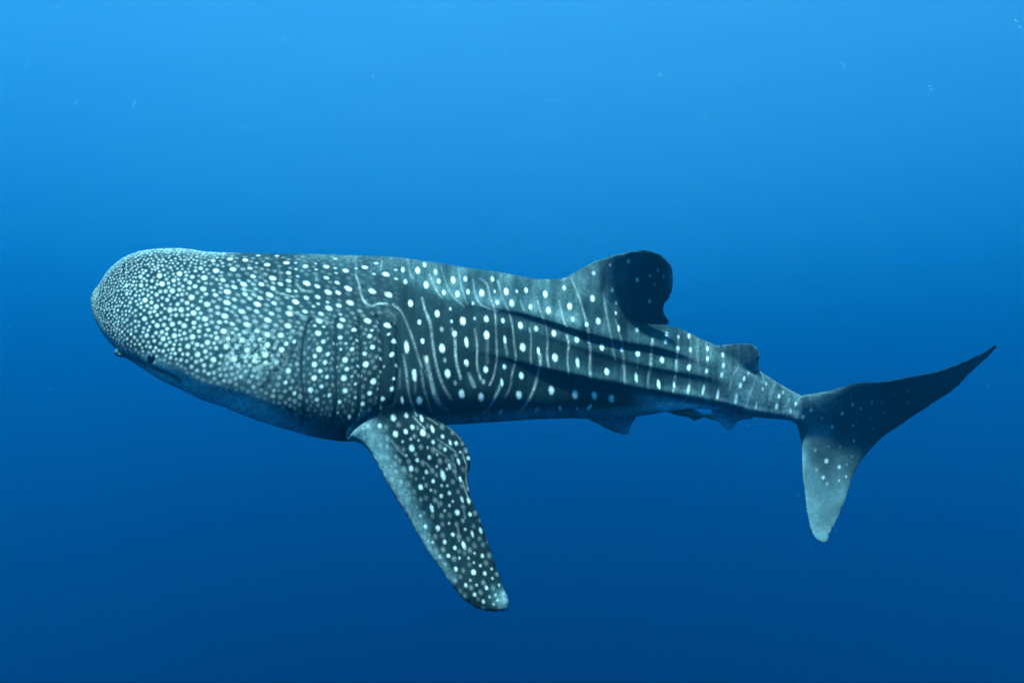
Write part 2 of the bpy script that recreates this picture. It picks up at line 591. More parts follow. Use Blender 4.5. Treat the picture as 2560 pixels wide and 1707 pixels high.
def style(x, y):
    """how marks lie on this part of the skin: (rx factor, ry factor, angle)"""
    if x < 1000 and y < 1000 and not (x > 860 and y > 1010):
        tp = float(top(max(x, 225.))); bt = float(bot(max(x, 225.)))
        t = np.clip(((tp + bt) / 2 - y) / max(1, (bt - tp) / 2), -1, 1)
        fl = max(.38, min(1., 1.25 * math.sqrt(max(0, 1 - t * t))))
        if x < 330: return (.85, .9 * fl + .1, 0.2)
        k = float(sstep(420, 620, x) * sstep(640, 720, y) * (1 - sstep(800, 860, y)))
        return (1 + .35 * k, fl * (1 - .18 * k), .45 * k)
    if y > 1015 and x < 1290: return (.85, 1.12, -.3)
    if x > 2020: return (.8, 1.0, .2)
    if x > 1700: return (.68, 1.2, .16 if y > 900 else 0)
    if x > 1000: return (.74, 1.12, -.12)
    return (.9, 1, -.2)


def spots(txt, Z, mul=1.):
    ox, oy, k = Z
    for p in txt.split():
        suf = ''
        while p[-1].isalpha():
            suf += p[-1]; p = p[:-1]
        a, b_ = p.split(',')
        x, y = ox + float(a) / k, oy + float(b_) / k
        r, amp = BASER, 1.
        if 'L' in suf: r *= 1.22
        if 'm' in suf: r *= .78; amp = .9
        if 's' in suf: r *= .55; amp = .72
        if 'f' in suf: amp *= .85 if 1470 < x < 1720 else .5
        fx, fy, an = style(x, y)
        if 'v' in suf: fx *= .8; fy *= 1.5
        if 't' in suf: fx, fy, an = .75, 1.5, .6
        r *= mul
        hd = 1 - float(sstep(820, 1000, x))
        pect = float(y > 1090 and x < 1290)
        r *= .94
        r *= 1 - .08 * hd - .12 * (1 - float(sstep(380, 520, x))) - .14 * pect
        amp *= 1 - .06 * hd - .12 * pect
        cheek = hd * float(sstep(700, 820, y))
        blob(x, y, r * fx, r * fy, an, amp * rnd.uniform(.8, 1), .42 + .18 * cheek)
        placed.append((x, y, r))


spots("1170,487 935,515 715,530m 965,612 720,630m 545,630m 1087,690 1312,770 765,800 895,875 1055,912 1187,910 1335,950 590,828m 820,945m 760,1020 995,1005m 1085,1080 "
      "1225,1100 1340,1065m 910,1100 1470,1020 1705,990 1905,938 1730,835 1495,852 1450,670 1735,705 1925,612 1460,537 1600,455 1680,565m 1800,440 1765,322 1945,332 2200,385 "
      "1420,423m 1565,337m 2035,518m 2265,540 2130,610m 2230,735 2085,850 2210,1035 1970,1088 1320,525m 2000,428m 1815,648m 2270,655m 1940,730m 1595,745m 1290,595m 1100,570m "
      "1355,640m 1025,795m 900,735m 840,825m 550,725m 1690,1165 1510,1150m 1325,1235 1110,1220 785,1215 980,1255 875,1280m 895,1185m 1500,1300 1270,1345 1720,1345 1095,1380m "
      "825,1350m 1380,1325m 1610,1245m 1740,1250m 1905,1265 2205,1205 2210,1325m 1960,1385m 2170,1445 1385,1440 1570,1500 1810,1490 1600,1365m 2060,1440s 1190,1505m 980,1400m "
      "1180,1385m 1475,1405m 1270,1440m 2080,1160m 1790,1080m 1640,1060m 1400,1165m", Z1)
spots("65,240 320,290 385,445 545,268 572,388m 572,480m 770,312 785,512 1015,315 1018,448m 1037,615 1243,358 1270,570 1295,735 1468,315 1555,602 1715,400 1745,645 1915,350m "
      "2090,360 1945,490m 2190,525 2005,750 2110,965m 2320,865 2300,375m 1575,395s 1835,455s 1120,330s 1145,505m 910,548m 1155,620m 1160,768m 250,515m 150,425m 115,330s "
      "195,272s 475,515m 385,565m 570,590m 345,640 235,680m 655,725 205,755 400,740m 780,680m 915,670m 590,795m 195,840m 580,868 765,843m 1045,800 955,870m 370,865m 325,940 "
      "80,992 565,1010 930,953 1205,935m 1500,945 1735,1000 880,1010s 985,1020s 1170,1005 1340,1062m 920,1098 1175,1140m 1525,1128m 1550,1060s 1810,1200m 1960,1255Lv 2145,1180m "
      "2195,1400mv 480,1120 320,1110 230,1165m 640,1200m 300,1345 490,1290 80,1290 320,1230 545,1220m 980,1195m 930,1285 1035,1345m 1320,1290m 1235,1410 1465,1335m 1560,1262m "
      "1785,1350m 880,1365m 870,1460m 1000,1440m 305,1440m 435,1440 165,1420m 1480,1460 1255,1520m 1135,1490s 1660,1400s 1840,1480s 565,1535 2050,1545m 1380,1190s 1120,1220m "
      "1185,1280s 1245,1215s 890,280s 655,270s 660,345s 680,430s 895,350s 1130,390s 1120,220m 215,185m 435,185m 1600,270m 1365,330s 1830,350s 2170,295m 865,780s 920,750s 1030,730s "
      "1410,830mf 655,600s 1180,870s", Z2)
spots("1862,650Lv 1922,945L 2190,330L 2255,630L 2185,105mf 1960,245m 2335,160 1720,940mv 378,598m 345,730m 770,780m 640,820 865,885m 455,860m 715,935m 980,960m 695,1065sf "
      "690,420m 845,402m 685,520 812,495m 755,598m 683,680 838,672m 1070,580m 1033,682 1130,665s 1222,655m 1380,722 1170,757s 1045,828 1335,860m 1255,985m 1170,915s 1100,1135m "
      "1215,1120s 960,1090s 1490,925m 1600,815m 1620,695s 1655,535s 1495,540s 1470,465s 1205,550s 340,835mf 115,855mf 395,930mf 400,1010mf 100,925mf 640,1005sf 1560,165s 1470,610s", Z3)
spots("55,225 140,110m 170,190m 300,180 215,290m 340,305 410,170m 435,285m 480,390s 560,298 655,175m 675,285s 700,383m 780,288 830,390 875,285s 960,275m 1000,422m 1135,308 "
      "1163,455 1305,250m 1355,420 1383,535m 1508,585m 1575,120mf 1560,350 1612,555 155,488 275,440s 285,555s 388,552L 495,530s 600,535 750,550m 910,590 1053,617m 1213,662 1420,720 "
      "1650,787 195,625mf 25,730m 200,795L 420,745v 308,672s 602,683L 768,725mv 930,790L 1072,825mv 1220,885L 1428,927v 1690,1010 225,905mf 250,1025L 420,930 "
      "597,990 763,965m 915,1048 575,1100mf 378,1210L 553,1240L 740,1110mv 895,1222L 1190,1178L 1405,1215L 1580,1225L 1738,1255L 730,1380mt 1055,1360mt 1265,1340m "
      "1425,1345s 1535,1335mt 320,1110mf 5,1270", Z4)
spots("395,390m 590,295sf 805,250mf 380,688 910,470m 615,590mf 660,740s 655,860s 1055,720mf 1110,520sf 1150,360sf 1060,420sf 1220,430sf 48,560m 690,1040mv "
      "908,1055m 1085,1170s 1250,1110m 1238,1200m 1390,1140s 1385,1275m 1515,1130m 1533,1290m 1735,1275m 1735,1395m 1912,1350m 1920,1475m 728,1288m 915,1335 1198,1410", Z5, .95)
spots("678,160 1280,320 1485,365m 1678,175m 1685,300m 1665,410m 1932,450m 1887,535m 1985,385s 2190,515s 2148,575s 320,372 663,440v 925,520v 1105,530mv "
      "1273,575v 1448,590v 1620,645v 1835,690v 2072,770mv 2312,780m 2340,660m 115,790mt", Z6, .95)
spots("260,525 283,457s 305,428s 395,508m 358,560m 448,600m 503,552m 497,475sf 580,608mf 653,672m 725,577m 797,512m 677,488sf 785,460sf 858,542s 936,497s 1008,490sf 1092,430sf "
      "1190,418sf 1197,495sf 1025,570sf 800,662s 825,620sf 808,770s 925,610sf 943,680sf 533,835mf 612,912 627,810sf 710,812sf 703,955m 755,938sf 795,880sf 543,975mf 590,1030m "
      "703,1052s 752,1022s 617,1075mf 405,575sf", Z8, .85)
spots("392,70 488,52m 292,130m 408,190 483,173m 533,140m 520,228s 577,238s 460,247s 610,182 528,295L 685,250m 680,155mv 600,75mv 755,208m 645,290s 810,253mv 772,302m 855,257m "
      "715,340s 657,362m 568,383m 347,282mf 412,357mf 487,348s 522,443 637,468m 712,428s 805,427mv 872,393mv 945,367m 885,322s 757,490Lv 885,520mv 787,447s 685,535m 593,580 "
      "560,518sf 615,513sf 748,568s 790,568s 805,622m 745,645m 668,600s 897,670mv 945,680mv 830,685s 675,735v 862,767 770,752s 955,780m 805,715s 720,880 803,845s 628,868m "
      "655,930sf 830,928m 770,982m 910,1008v 973,925mv 1033,900mv 920,890s 845,1025m 683,985s 798,1085m 878,1100s 945,1100s 990,1065s 1048,1083m 985,1132s 853,1180m 982,1203 "
      "1033,1155s 1065,1213m 1115,1180s 1120,1250s 960,1263s 925,1300m 1005,1300s 1078,1320m 990,1368m 1055,1420m 1145,1370s 1160,1410s 1100,1385s 1130,1440s 1170,1300s "
      "565,730sf 590,790s 545,660sf 510,625sf 450,540mf 410,465mf 735,1090mf 205,130mf", Z7)

# small spots between the large ones
pl_ = np.array(placed)
xs_, ys_, rr_ = list(pl_[:, 0]), list(pl_[:, 1]), list(pl_[:, 2])
A = np.zeros((9000, 3)); nA = len(pl_); A[:nA] = pl_


def scatter(n_try, xr, yr, inside, spacing, amp):
    global nA
    for _ in range(n_try):
        x, y = rnd.uniform(*xr), rnd.uniform(*yr)
        if not inside(x, y): continue
        sp = spacing(x, y)
        fx, fy, an = style(x, y)
        r = sp * rnd.uniform(.33, .46) * (1.12 if x < 420 else 1)
        dx = (A[:nA, 0] - x) / fx; dy = (A[:nA, 1] - y) / fy
        if (dx * dx + dy * dy < (A[:nA, 2] * .92 + r + sp * .10) ** 2).any(): continue
        A[nA] = (x, y, r); nA += 1
        if nA > 8990: return
        blob(x, y, r * fx * 1.02, r * fy * 1.02, an, amp(x, y) * rnd.uniform(.6, 1.05), .62)


scatter(60000, (226, 760), (618, 1060), lambda x, y: top(x) + 1 < y < low(x) and not (x > 560 and y < 700),
        lambda x, y: float(np.interp(x, [226, 300, 400, 520, 700], [6.2, 8.6, 12, 16, 18])) * float(np.interp((y - top(x)), [0, 60, 160], [.75, .8, 1])),
        lambda x, y: float(np.interp(x, [226, 450, 600, 760], [.9, .8, .6, .36])) * float(np.interp(y, [620, 760], [.85, 1])))
scatter(9000, (690, 950), (780, 1060), lambda x, y: y < low(x), lambda x, y: 15, lambda x, y: .30)
scatter(5000, (560, 1000), (640, 790), lambda x, y: True, lambda x, y: 17, lambda x, y: .36 * float(np.interp(x, [560, 1000], [1.2, .3])))
pp = smooth_poly(PECT)
scatter(2500, (900, 1275), (1060, 1530), lambda x, y: bool(inpoly(np.array([(x, y)]), pp)[0]), lambda x, y: 19, lambda x, y: .32)


# pale lines between the rows of spots
def line(txt, Z, w_=2.6, amp=.42):
    c = chaikin(z(txt, *Z))
    x0, x1 = int(c[:, 0].min() - X0 - 12), int(c[:, 0].max() - X0 + 12)
    y0, y1 = int(c[:, 1].min() - Y0 - 12), int(c[:, 1].max() - Y0 + 12)
    x0, y0 = max(0, x0), max(0, y0)
    xx = gxx[y0:y1, x0:x1]; yy = gyy[y0:y1, x0:x1]
    q = np.stack([xx.ravel() + X0, yy.ravel() + Y0], 1)
    ok = np.ones(len(q), bool)
    d = pdist(q, c, False).reshape(xx.shape)
    wl = w_ * .88 * (.75 + .6 * N9[y0:y1, x0:x1])
    v_ = amp * .86 * (.45 + .65 * N30[y0:y1, x0:x1]) * (.55 + .9 * N4[y0:y1, x0:x1]) * (1 - sstep(wl * .1, wl * 1.7, d + (N9[y0:y1, x0:x1] - .5) * 2.6 + ROUGH[y0:y1, x0:x1] * 4))
    S[y0:y1, x0:x1] = np.maximum(S[y0:y1, x0:x1], v_)


for t in ("1360,410 1400,500 1410,600 1450,720 1550,785 1620,745 1730,750|3.4|.5", "1800,760 1900,840 1960,980 2030,1150 2090,1350 2140,1500|3.6|.5",
          "2140,680 2180,850 2240,1000 2260,1200 2300,1400 2330,1550|3.2|.5", "1970,220 2000,400 2030,450", "2240,430 2330,620", "1650,350 1670,250",
          "830,610 750,600 680,550 660,490|3|.45", "1640,870 1740,830 1840,920 1800,1000|4|.2", "440,260 480,440|4|.35", "230,360 270,450|4|.35", "900,400 900,480|4|.3",
          "470,625 650,670|3|.4", "20,575 170,600|3|.4", "580,830 780,910|3|.4", "870,900 1080,980|3.4|.35", "300,215 380,225|4|.3", "1540,260 1545,380|2.5|.25", "1360,200 1365,400|3|.25",
          "580,1095 700,1100|6|.3"):
    q = t.split('|'); line(q[0], Z2, *[float(k) for k in q[1:]])
for t in ("1920,450 1960,700 2000,900 2060,1080|2.6|.35", "2130,550 2200,750 2300,930|3|.42", "1980,430 2040,640 2080,850 2150,1010 2250,1060|4.4|.5",
          "1730,400 1770,600 1790,850 1850,1040 1890,1120|3.6|.42", "1870,740 1875,860|4|.25", "1690,560 1690,800|4|.25"):
    q = t.split('|'); line(q[0], Z3, *[float(k) for k in q[1:]])
for t in ("85,130 130,250 200,340", "190,60 230,200 290,320 400,420", "345,80 375,250 430,400", "480,180 500,330 560,420 700,460", "540,170 610,210 630,330 680,450 685,600 690,750 700,880 670,1050 630,1130|3|.42",
          "700,190 750,350 800,450 840,600 850,750 875,900 830,1020 820,1150 770,1240|3.4|.42", "910,370 940,450|3|.45", "1065,370 1100,490 1140,580 1160,720 1145,850 1165,970|3|.4",
          "1260,370 1290,510 1320,600|3|.45", "1330,680 1350,770 1330,880 1350,1040|3|.5", "1370,170 1430,300 1480,480 1530,640 1525,720 1550,800 1540,900 1540,1070|3.4|.48",
          "1660,300 1690,500 1730,680 1750,800 1765,880|2.6|.35", "990,610 1010,700 1000,850 1005,950|3|.35", "1085,860 1090,950 1060,1050 1040,1150 980,1280 900,1390|4.6|.5",
          "740,1110 690,1220 640,1320 580,1390|4.6|.5", "495,630 520,780 510,950 550,1080|3.4|.48", "40,450 100,570 115,750 140,920 180,1080 270,1250|3.8|.5",
          "290,620 320,720 320,900 370,1070|4|.5", "60,870 90,1030 150,1260 250,1370|5|.5", "0,930 20,1130 80,1300|3|.3", "300,1290 420,1400 560,1390|3|.15", "445,1030 490,1140|6|.5",
          "45,1000 100,1100|3|.3", "765,730 790,860|4|.35", "610,740 610,930|6|.2", "1130,330 1160,440|4|.2"):
    q = t.split('|'); line(q[0], Z4, *[float(k) for k in q[1:]])
for t in ("0,750 30,930 80,1020", "190,600 240,740 280,880 320,1060 350,1200|3|.4", "520,750 560,980 600,1120 630,1280 650,1380|3|.4", "650,940 690,1080 740,1200 760,1400 735,1500|3|.4",
          "1090,1170 1085,1300 1060,1400 1060,1560|3|.45", "1390,1150 1380,1400 1360,1480 1375,1560|3|.45", "1535,1150 1540,1480|3|.25", "1625,1170 1630,1560|3|.25",
          "1720,1200 1735,1480|3|.3", "1915,1330 1925,1560|3|.3", "920,1090 915,1250 910,1500|3|.2"):
    q = t.split('|'); line(q[0], Z5, *[float(k) for k in q[1:]])
for t in ("100,0 130,130 115,300 125,450|4.4|.55", "380,0 390,150 420,230|3|.4", "500,90 520,280 520,420 530,510|4|.5", "850,0 830,150 840,300 800,430 800,580|4|.5",
          "1150,100 1130,280 1135,360 1105,500 1090,620|3.6|.5", "1495,80 1490,400 1470,500|3|.3", "1385,0 1380,350|3|.25", "1290,130 1285,550|3|.25", "1855,330 1800,400 1760,580|3|.4",
          "2065,470 2000,620 1940,800|3.2|.45", "2310,500 2240,600 2215,760|3|.4", "1670,150 1665,450|3|.3", "1920,480 1880,560|3|.3"):
    q = t.split('|'); line(q[0], Z6, *[float(k) for k in q[1:]])
for t in ("245,350 220,450 200,520|3|.4", "350,470 320,530|3|.4", "410,560 400,600|3|.35", "545,510 600,560 650,610|3|.2", "450,490 430,560|2.4|.3"):
    q = t.split('|'); line(q[0], Z8, *[float(k) for k in q[1:]])
for t in ("540,60 580,110 625,150", "640,70 720,120", "715,225 780,270 850,320", "680,290 800,370 840,440 860,520", "630,400 690,465", "820,350 850,440", "900,330 930,420",
          "855,840 870,900 875,980", "380,240 430,310 480,350", "710,660 730,730", "910,750 920,810", "905,540 925,620 960,680", "930,420 925,520 945,600", "740,95 830,160 890,230"):
    q = t.split('|'); line(q[0], Z7, 2.4, .45)

# ground colour of the skin: dark slate, paler along the back, the leading edge of the flipper, the tail and the belly
px_ = gxx + X0; py_ = gyy + Y0
G = np.full((YN, XN), .0095, np.float32)


def tone(cx, cy, rx, ry, val, ang=0.):
    global G
    dx, dy = px_ - cx, py_ - cy
    c, s = math.cos(ang), math.sin(ang)
    a = (dx * c + dy * s) / rx; b_ = (-dx * s + dy * c) / ry
    k = np.exp(-(a * a + b_ * b_) ** 1.3)
    G = G * (1 - k) + val * k


topx = top(px_[0]); botx = bot(px_[0])
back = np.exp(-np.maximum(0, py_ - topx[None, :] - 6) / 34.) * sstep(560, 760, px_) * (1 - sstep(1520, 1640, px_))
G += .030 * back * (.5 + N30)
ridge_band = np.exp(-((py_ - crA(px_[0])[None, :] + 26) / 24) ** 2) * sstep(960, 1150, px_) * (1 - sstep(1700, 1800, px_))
G += .030 * ridge_band * (.4 + N30)  # sunlit upper slope of each flank ridge painted paler
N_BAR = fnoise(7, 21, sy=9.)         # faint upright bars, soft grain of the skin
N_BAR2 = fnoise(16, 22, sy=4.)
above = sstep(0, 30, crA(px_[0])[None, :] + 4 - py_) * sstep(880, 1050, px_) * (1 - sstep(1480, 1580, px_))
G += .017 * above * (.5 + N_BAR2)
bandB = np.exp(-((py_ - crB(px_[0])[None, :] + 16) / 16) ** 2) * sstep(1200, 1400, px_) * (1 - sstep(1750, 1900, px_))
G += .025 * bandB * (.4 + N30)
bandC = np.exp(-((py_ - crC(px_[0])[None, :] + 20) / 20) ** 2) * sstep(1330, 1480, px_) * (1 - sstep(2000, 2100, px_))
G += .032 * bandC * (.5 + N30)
G += .060 * sstep(1640, 1840, px_) * (1 - sstep(2060, 2160, px_)) * (.6 + .8 * N30)      # tail stalk, paler
tone(640, 930, 80, 60, .05)
tone(600, 860, 60, 40, .04)
tone(430, 790, 300, 170, .022)
tone(620, 840, 110, 110, .03)
tone(790, 900, 110, 120, .022)
tone(1620, 740, 75, 75, .010)
tone(1860, 890, 50, 35, .05)
tone(2330, 970, 210, 90, .005, -.45)  # shade of the upper tail lobe deepened in the colour
tone(2150, 1040, 60, 90, .025)
# belly below the keel and the throat
kel = sstep(0, 22, py_ - crC(px_[0])[None, :] + 4)
G = G * (1 - kel * sstep(1560, 1700, px_) * (px_ < 1995)) + .40 * kel * sstep(1560, 1700, px_) * (px_ < 1995)
bl = sstep(-34, 52, py_ - low(px_[0])[None, :] - 10) * (px_ < 860) * (1 - sstep(760, 860, px_))
G = G * (1 - bl) + .42 * bl
S *= (1 - bl * .85)
bl2 = sstep(-24, 8, py_ - botx[None, :] + 10) * sstep(1000, 1100, px_) * (1 - sstep(1600, 1650, px_))
bl2 *= 1 - (inpoly(np.stack([px_.ravel(), py_.ravel()], 1), pp).reshape(px_.shape)) * 1.
G = G * (1 - bl2) + .2 * bl2
# pale rims: crown of the head, and edge highlights painted on the fin margins
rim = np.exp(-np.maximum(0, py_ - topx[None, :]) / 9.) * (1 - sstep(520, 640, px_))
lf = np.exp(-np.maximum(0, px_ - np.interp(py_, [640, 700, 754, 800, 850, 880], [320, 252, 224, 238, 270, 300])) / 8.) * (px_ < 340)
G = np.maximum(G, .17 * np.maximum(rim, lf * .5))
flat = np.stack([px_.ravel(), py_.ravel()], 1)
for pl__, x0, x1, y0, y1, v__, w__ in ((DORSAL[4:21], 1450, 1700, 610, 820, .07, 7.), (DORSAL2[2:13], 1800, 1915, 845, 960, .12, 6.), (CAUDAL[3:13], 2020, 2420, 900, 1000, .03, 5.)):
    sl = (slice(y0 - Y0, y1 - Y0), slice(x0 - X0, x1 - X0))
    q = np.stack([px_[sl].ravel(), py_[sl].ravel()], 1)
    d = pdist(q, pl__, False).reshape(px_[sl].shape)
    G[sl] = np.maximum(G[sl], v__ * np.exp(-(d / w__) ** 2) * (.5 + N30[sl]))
# leading edge of the flipper
inp = inpoly(np.stack([px_.ravel(), py_.ravel()], 1), pp).reshape(px_.shape) & (py_ > 1025)
edge = np.array([(861, 1090), (900, 1100), (931, 1146), (959, 1193), (993, 1251), (1040, 1333), (1067, 1377), (1095, 1414), (1122, 1455)])
de = pdist(np.stack([px_.ravel(), py_.ravel()], 1)[::1], edge, False).reshape(px_.shape)
wd = np.interp(py_, [1050, 1130, 1300, 1480], [75, 62, 42, 24])
k = (1 - sstep(wd * .35, wd * 1.15, de + (N30 - .5) * 26 + (N9 - .5) * 10)) * inp
G = G * (1 - k) + np.interp(py_, [1080, 1300, 1480], [.15, .10, .05]) * (.88 + .24 * N4) * k
k = np.exp(-((px_ - 1262) ** 2 + (py_ - 1500) ** 2) / 26. ** 2) * inp
G = G * (1 - k) + .14 * k
# lower tail lobe painted as if lit, pale towards its tip and front edge
inl = (py_ > 1090) & (px_ > 1985)
k = (sstep(1090, 1230, py_) * .8 + .6 * (1 - sstep(2010, 2050, px_)) * sstep(1085, 1150, py_)) * inl
k = np.clip(k * (.75 + .5 * N30), 0, 1)
G = G * (1 - k) + .13 * k
# pelvic and anal fins
k = ((py_ > 1050) & (px_ > 1465) & (px_ < 1600)) * (.45 + .55 * sstep(1530, 1580, px_))
G = G * (1 - k) + .26 * k
# second dorsal paler at its rim, snout patch, cheek fold, nostril to mouth
k = np.exp(-((px_ - 1680) ** 2 / 9. ** 2 + (py_ - 690) ** 2 / 40. ** 2))
G = G * (1 - k) + .12 * k
flank = sstep(860, 980, px_) * (1 - kel * sstep(1400, 1600, px_)) * (1 - sstep(1960, 2040, px_)) * (1 - .7 * inp)
G *= 1 + flank * ((N_BAR - .5) * .7 + (N_BAR2 - .5) * .45)
calm = 1 - .6 * inl
G *= 1 + ((.62 + .76 * N2) * (.78 + .44 * N4) - 1) * calm
G *= (.78 + .44 * N30) * (.86 + .28 * N90) * (.85 + .3 * N9)
dk = np.zeros_like(G)  # shade painted into cheek fold, mouth, fin crease and gill slits
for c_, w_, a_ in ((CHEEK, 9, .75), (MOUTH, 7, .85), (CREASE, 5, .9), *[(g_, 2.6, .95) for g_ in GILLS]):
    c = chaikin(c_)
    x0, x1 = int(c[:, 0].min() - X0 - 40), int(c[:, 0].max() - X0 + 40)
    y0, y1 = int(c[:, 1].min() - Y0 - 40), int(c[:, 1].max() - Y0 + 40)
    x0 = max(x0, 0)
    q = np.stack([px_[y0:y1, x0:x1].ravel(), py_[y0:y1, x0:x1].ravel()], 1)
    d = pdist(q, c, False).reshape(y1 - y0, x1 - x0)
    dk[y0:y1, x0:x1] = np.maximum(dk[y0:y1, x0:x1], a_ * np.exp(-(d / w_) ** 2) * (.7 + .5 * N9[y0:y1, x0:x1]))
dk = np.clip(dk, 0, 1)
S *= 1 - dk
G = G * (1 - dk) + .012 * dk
# flecks of dark pigment over spots
S *= 1 - .5 * (N2 > .86) * (N9 > .5)
S = S * (.9 + .2 * N4)
mot = np.exp(-((px_ - 625) / 90) ** 2 - ((py_ - 880) / 60) ** 2)
S = np.maximum(S, .62 * mot * sstep(.42, .72, N9 * .55 + N4 * .45))
S = np.clip(S, 0, 1)
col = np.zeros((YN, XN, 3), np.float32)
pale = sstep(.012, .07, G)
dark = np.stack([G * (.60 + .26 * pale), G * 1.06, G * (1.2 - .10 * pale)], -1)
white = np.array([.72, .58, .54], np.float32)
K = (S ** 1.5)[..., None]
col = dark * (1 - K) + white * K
k = (np.exp(-((px_ - 236) ** 2 / 8. ** 2 + (py_ - 728) ** 2 / 26. ** 2)) * .35)[..., None]
col = col * (1 - k) + np.array([.16, .17, .08], np.float32) * k

# bring the markings to the skin
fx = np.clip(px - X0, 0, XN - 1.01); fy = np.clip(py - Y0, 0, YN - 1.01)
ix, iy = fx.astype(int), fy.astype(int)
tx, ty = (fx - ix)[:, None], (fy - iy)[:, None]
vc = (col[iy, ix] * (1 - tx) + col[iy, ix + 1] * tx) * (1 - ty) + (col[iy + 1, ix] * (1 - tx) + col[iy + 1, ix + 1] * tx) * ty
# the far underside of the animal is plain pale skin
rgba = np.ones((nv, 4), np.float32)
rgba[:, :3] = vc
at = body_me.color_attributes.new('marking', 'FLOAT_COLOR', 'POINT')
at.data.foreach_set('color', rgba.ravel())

m = bpy.data.materials.new('shark_skin')
m.use_nodes = True
n = m.node_tree
b = n.nodes['Principled BSDF']
at = n.nodes.new('ShaderNodeAttribute'); at.attribute_name = 'marking'
tc = n.nodes.new('ShaderNodeTexCoord')
no = n.nodes.new('ShaderNodeTexNoise'); no.inputs['Scale'].default_value = 160; no.inputs['Detail'].default_value = 3
mr = n.nodes.new('ShaderNodeMapRange'); mr.inputs['From Min'].default_value = .3; mr.inputs['From Max'].default_value = .7
mr.inputs['To Min'].default_value = .72; mr.inputs['To Max'].default_value = 1.22
vm = n.nodes.new('ShaderNodeVectorMath'); vm.operation = 'MULTIPLY'
n.links.new(tc.outputs['Object'], no.inputs['Vector'])
n.links.new(no.outputs['Fac'], mr.inputs['Value'])
n.links.new(at.outputs['Color'], vm.inputs[0])
n.links.new(mr.outputs[0], vm.inputs[1])
n.links.new(vm.outputs[0], b.inputs['Base Color'])
bp = n.nodes.new('ShaderNodeBump'); bp.inputs['Strength'].default_value = .25; bp.inputs['Distance'].default_value = .002
no2 = n.nodes.new('ShaderNodeTexNoise'); no2.inputs['Scale'].default_value = 90; no2.inputs['Detail'].default_value = 4
n.links.new(tc.outputs['Object'], no2.inputs['Vector'])
n.links.new(no2.outputs['Fac'], bp.inputs['Height'])
n.links.new(bp.outputs[0], b.inputs['Normal'])
b.inputs['Roughness'].default_value = .62
b.inputs['Specular IOR Level'].default_value = .03
body_me.materials.clear()
body_me.materials.append(m)
body_me.polygons.foreach_set('use_smooth', [True] * len(body_me.polygons))
body = bpy.data.objects.new('body', body_me)
COL.objects.link(body)
body.parent = root


def simple(name, c, rough=.5, spec=.5):
    m = bpy.data.materials.new(name)
    m.use_nodes = True
    b = m.node_tree.nodes['Principled BSDF']
    b.inputs['Roughness'].default_value = rough
    b.inputs['Specular IOR Level'].default_value = spec
    no = m.node_tree.nodes.new('ShaderNodeTexNoise'); no.inputs['Scale'].default_value = 60
    mx = m.node_tree.nodes.new('ShaderNodeMix'); mx.data_type = 'RGBA'
    mx.inputs[6].default_value = (*[q * .7 for q in c], 1); mx.inputs[7].default_value = (*[min(1, q * 1.25) for q in c], 1)
    m.node_tree.links.new(no.outputs['Fac'], mx.inputs[0])
    m.node_tree.links.new(mx.outputs[2], b.inputs['Base Color'])
    return m


M_dark = simple('slit_dark', (.006, .009, .012), .8, .1)
M_eye = simple('eye_dark', (.003, .003, .005), .35, .12)
M_rim = simple('eye_rim', (.10, .17, .20), .6, .2)


def tube(name, path, radii, mat, parent, off=(0, 0, 0), seg=8):
    v, f = [], []
    path = [Vector(p) for p in path]
    for i, p in enumerate(path):
        d = (path[min(i + 1, len(path) - 1)] - path[max(i - 1, 0)]).normalized()
        a = d.orthogonal().normalized() if i == 0 else (a - d * a.dot(d)).normalized()
        b_ = d.cross(a)
        for k in range(seg):
            t = 2 * math.pi * k / seg
            v.append(tuple(p - Vector(off) + (a * math.cos(t) + b_ * math.sin(t)) * radii[i]))
    for i in range(len(path) - 1):
        for k in range(seg):
            k2 = (k + 1) % seg
            f.append((i * seg + k, i * seg + k2, (i + 1) * seg + k2, (i + 1) * seg + k))
    f.append(tuple(reversed(range(seg))))
    f.append(tuple(range((len(path) - 1) * seg, len(path) * seg)))
    return mesh_obj(name, v, f, mat, parent)


for gi, g in enumerate(GILLS):
    c = chaikin(g, 2)
    pth = []
    for x, y in c:
        h, nn = on_skin(x, y)
        if h is None: continue
        pth.append(h - nn * .0006)
    k = len(pth)
    rad = [(.0034 if gi < 3 else .0026) * (.25 + .75 * math.sin(math.pi * min(1, max(0, (i + .5) / k))) ** .5) for i in range(k)]
    tube('gill_slit', pth, rad, M_dark, root, ORG)


def ball(name, c, r, mat, parent, off, sq=(1, 1, 1), rot=None, seg=20):
    v, f = [], []
    rg = seg // 2
    for i in range(rg + 1):
        th = math.pi * i / rg
        for k in range(seg):
            ph = 2 * math.pi * k / seg
            q = Vector((math.sin(th) * math.cos(ph) * sq[0], math.sin(th) * math.sin(ph) * sq[1], math.cos(th) * sq[2])) * r
            if rot: q = rot @ q
            v.append(tuple(q + Vector(c) - Vector(off)))
    for i in range(rg):
        for k in range(seg):
            k2 = (k + 1) % seg
            f.append((i * seg + k, (i + 1) * seg + k, (i + 1) * seg + k2, i * seg + k2))
    return mesh_obj(name, v, f, mat, parent)


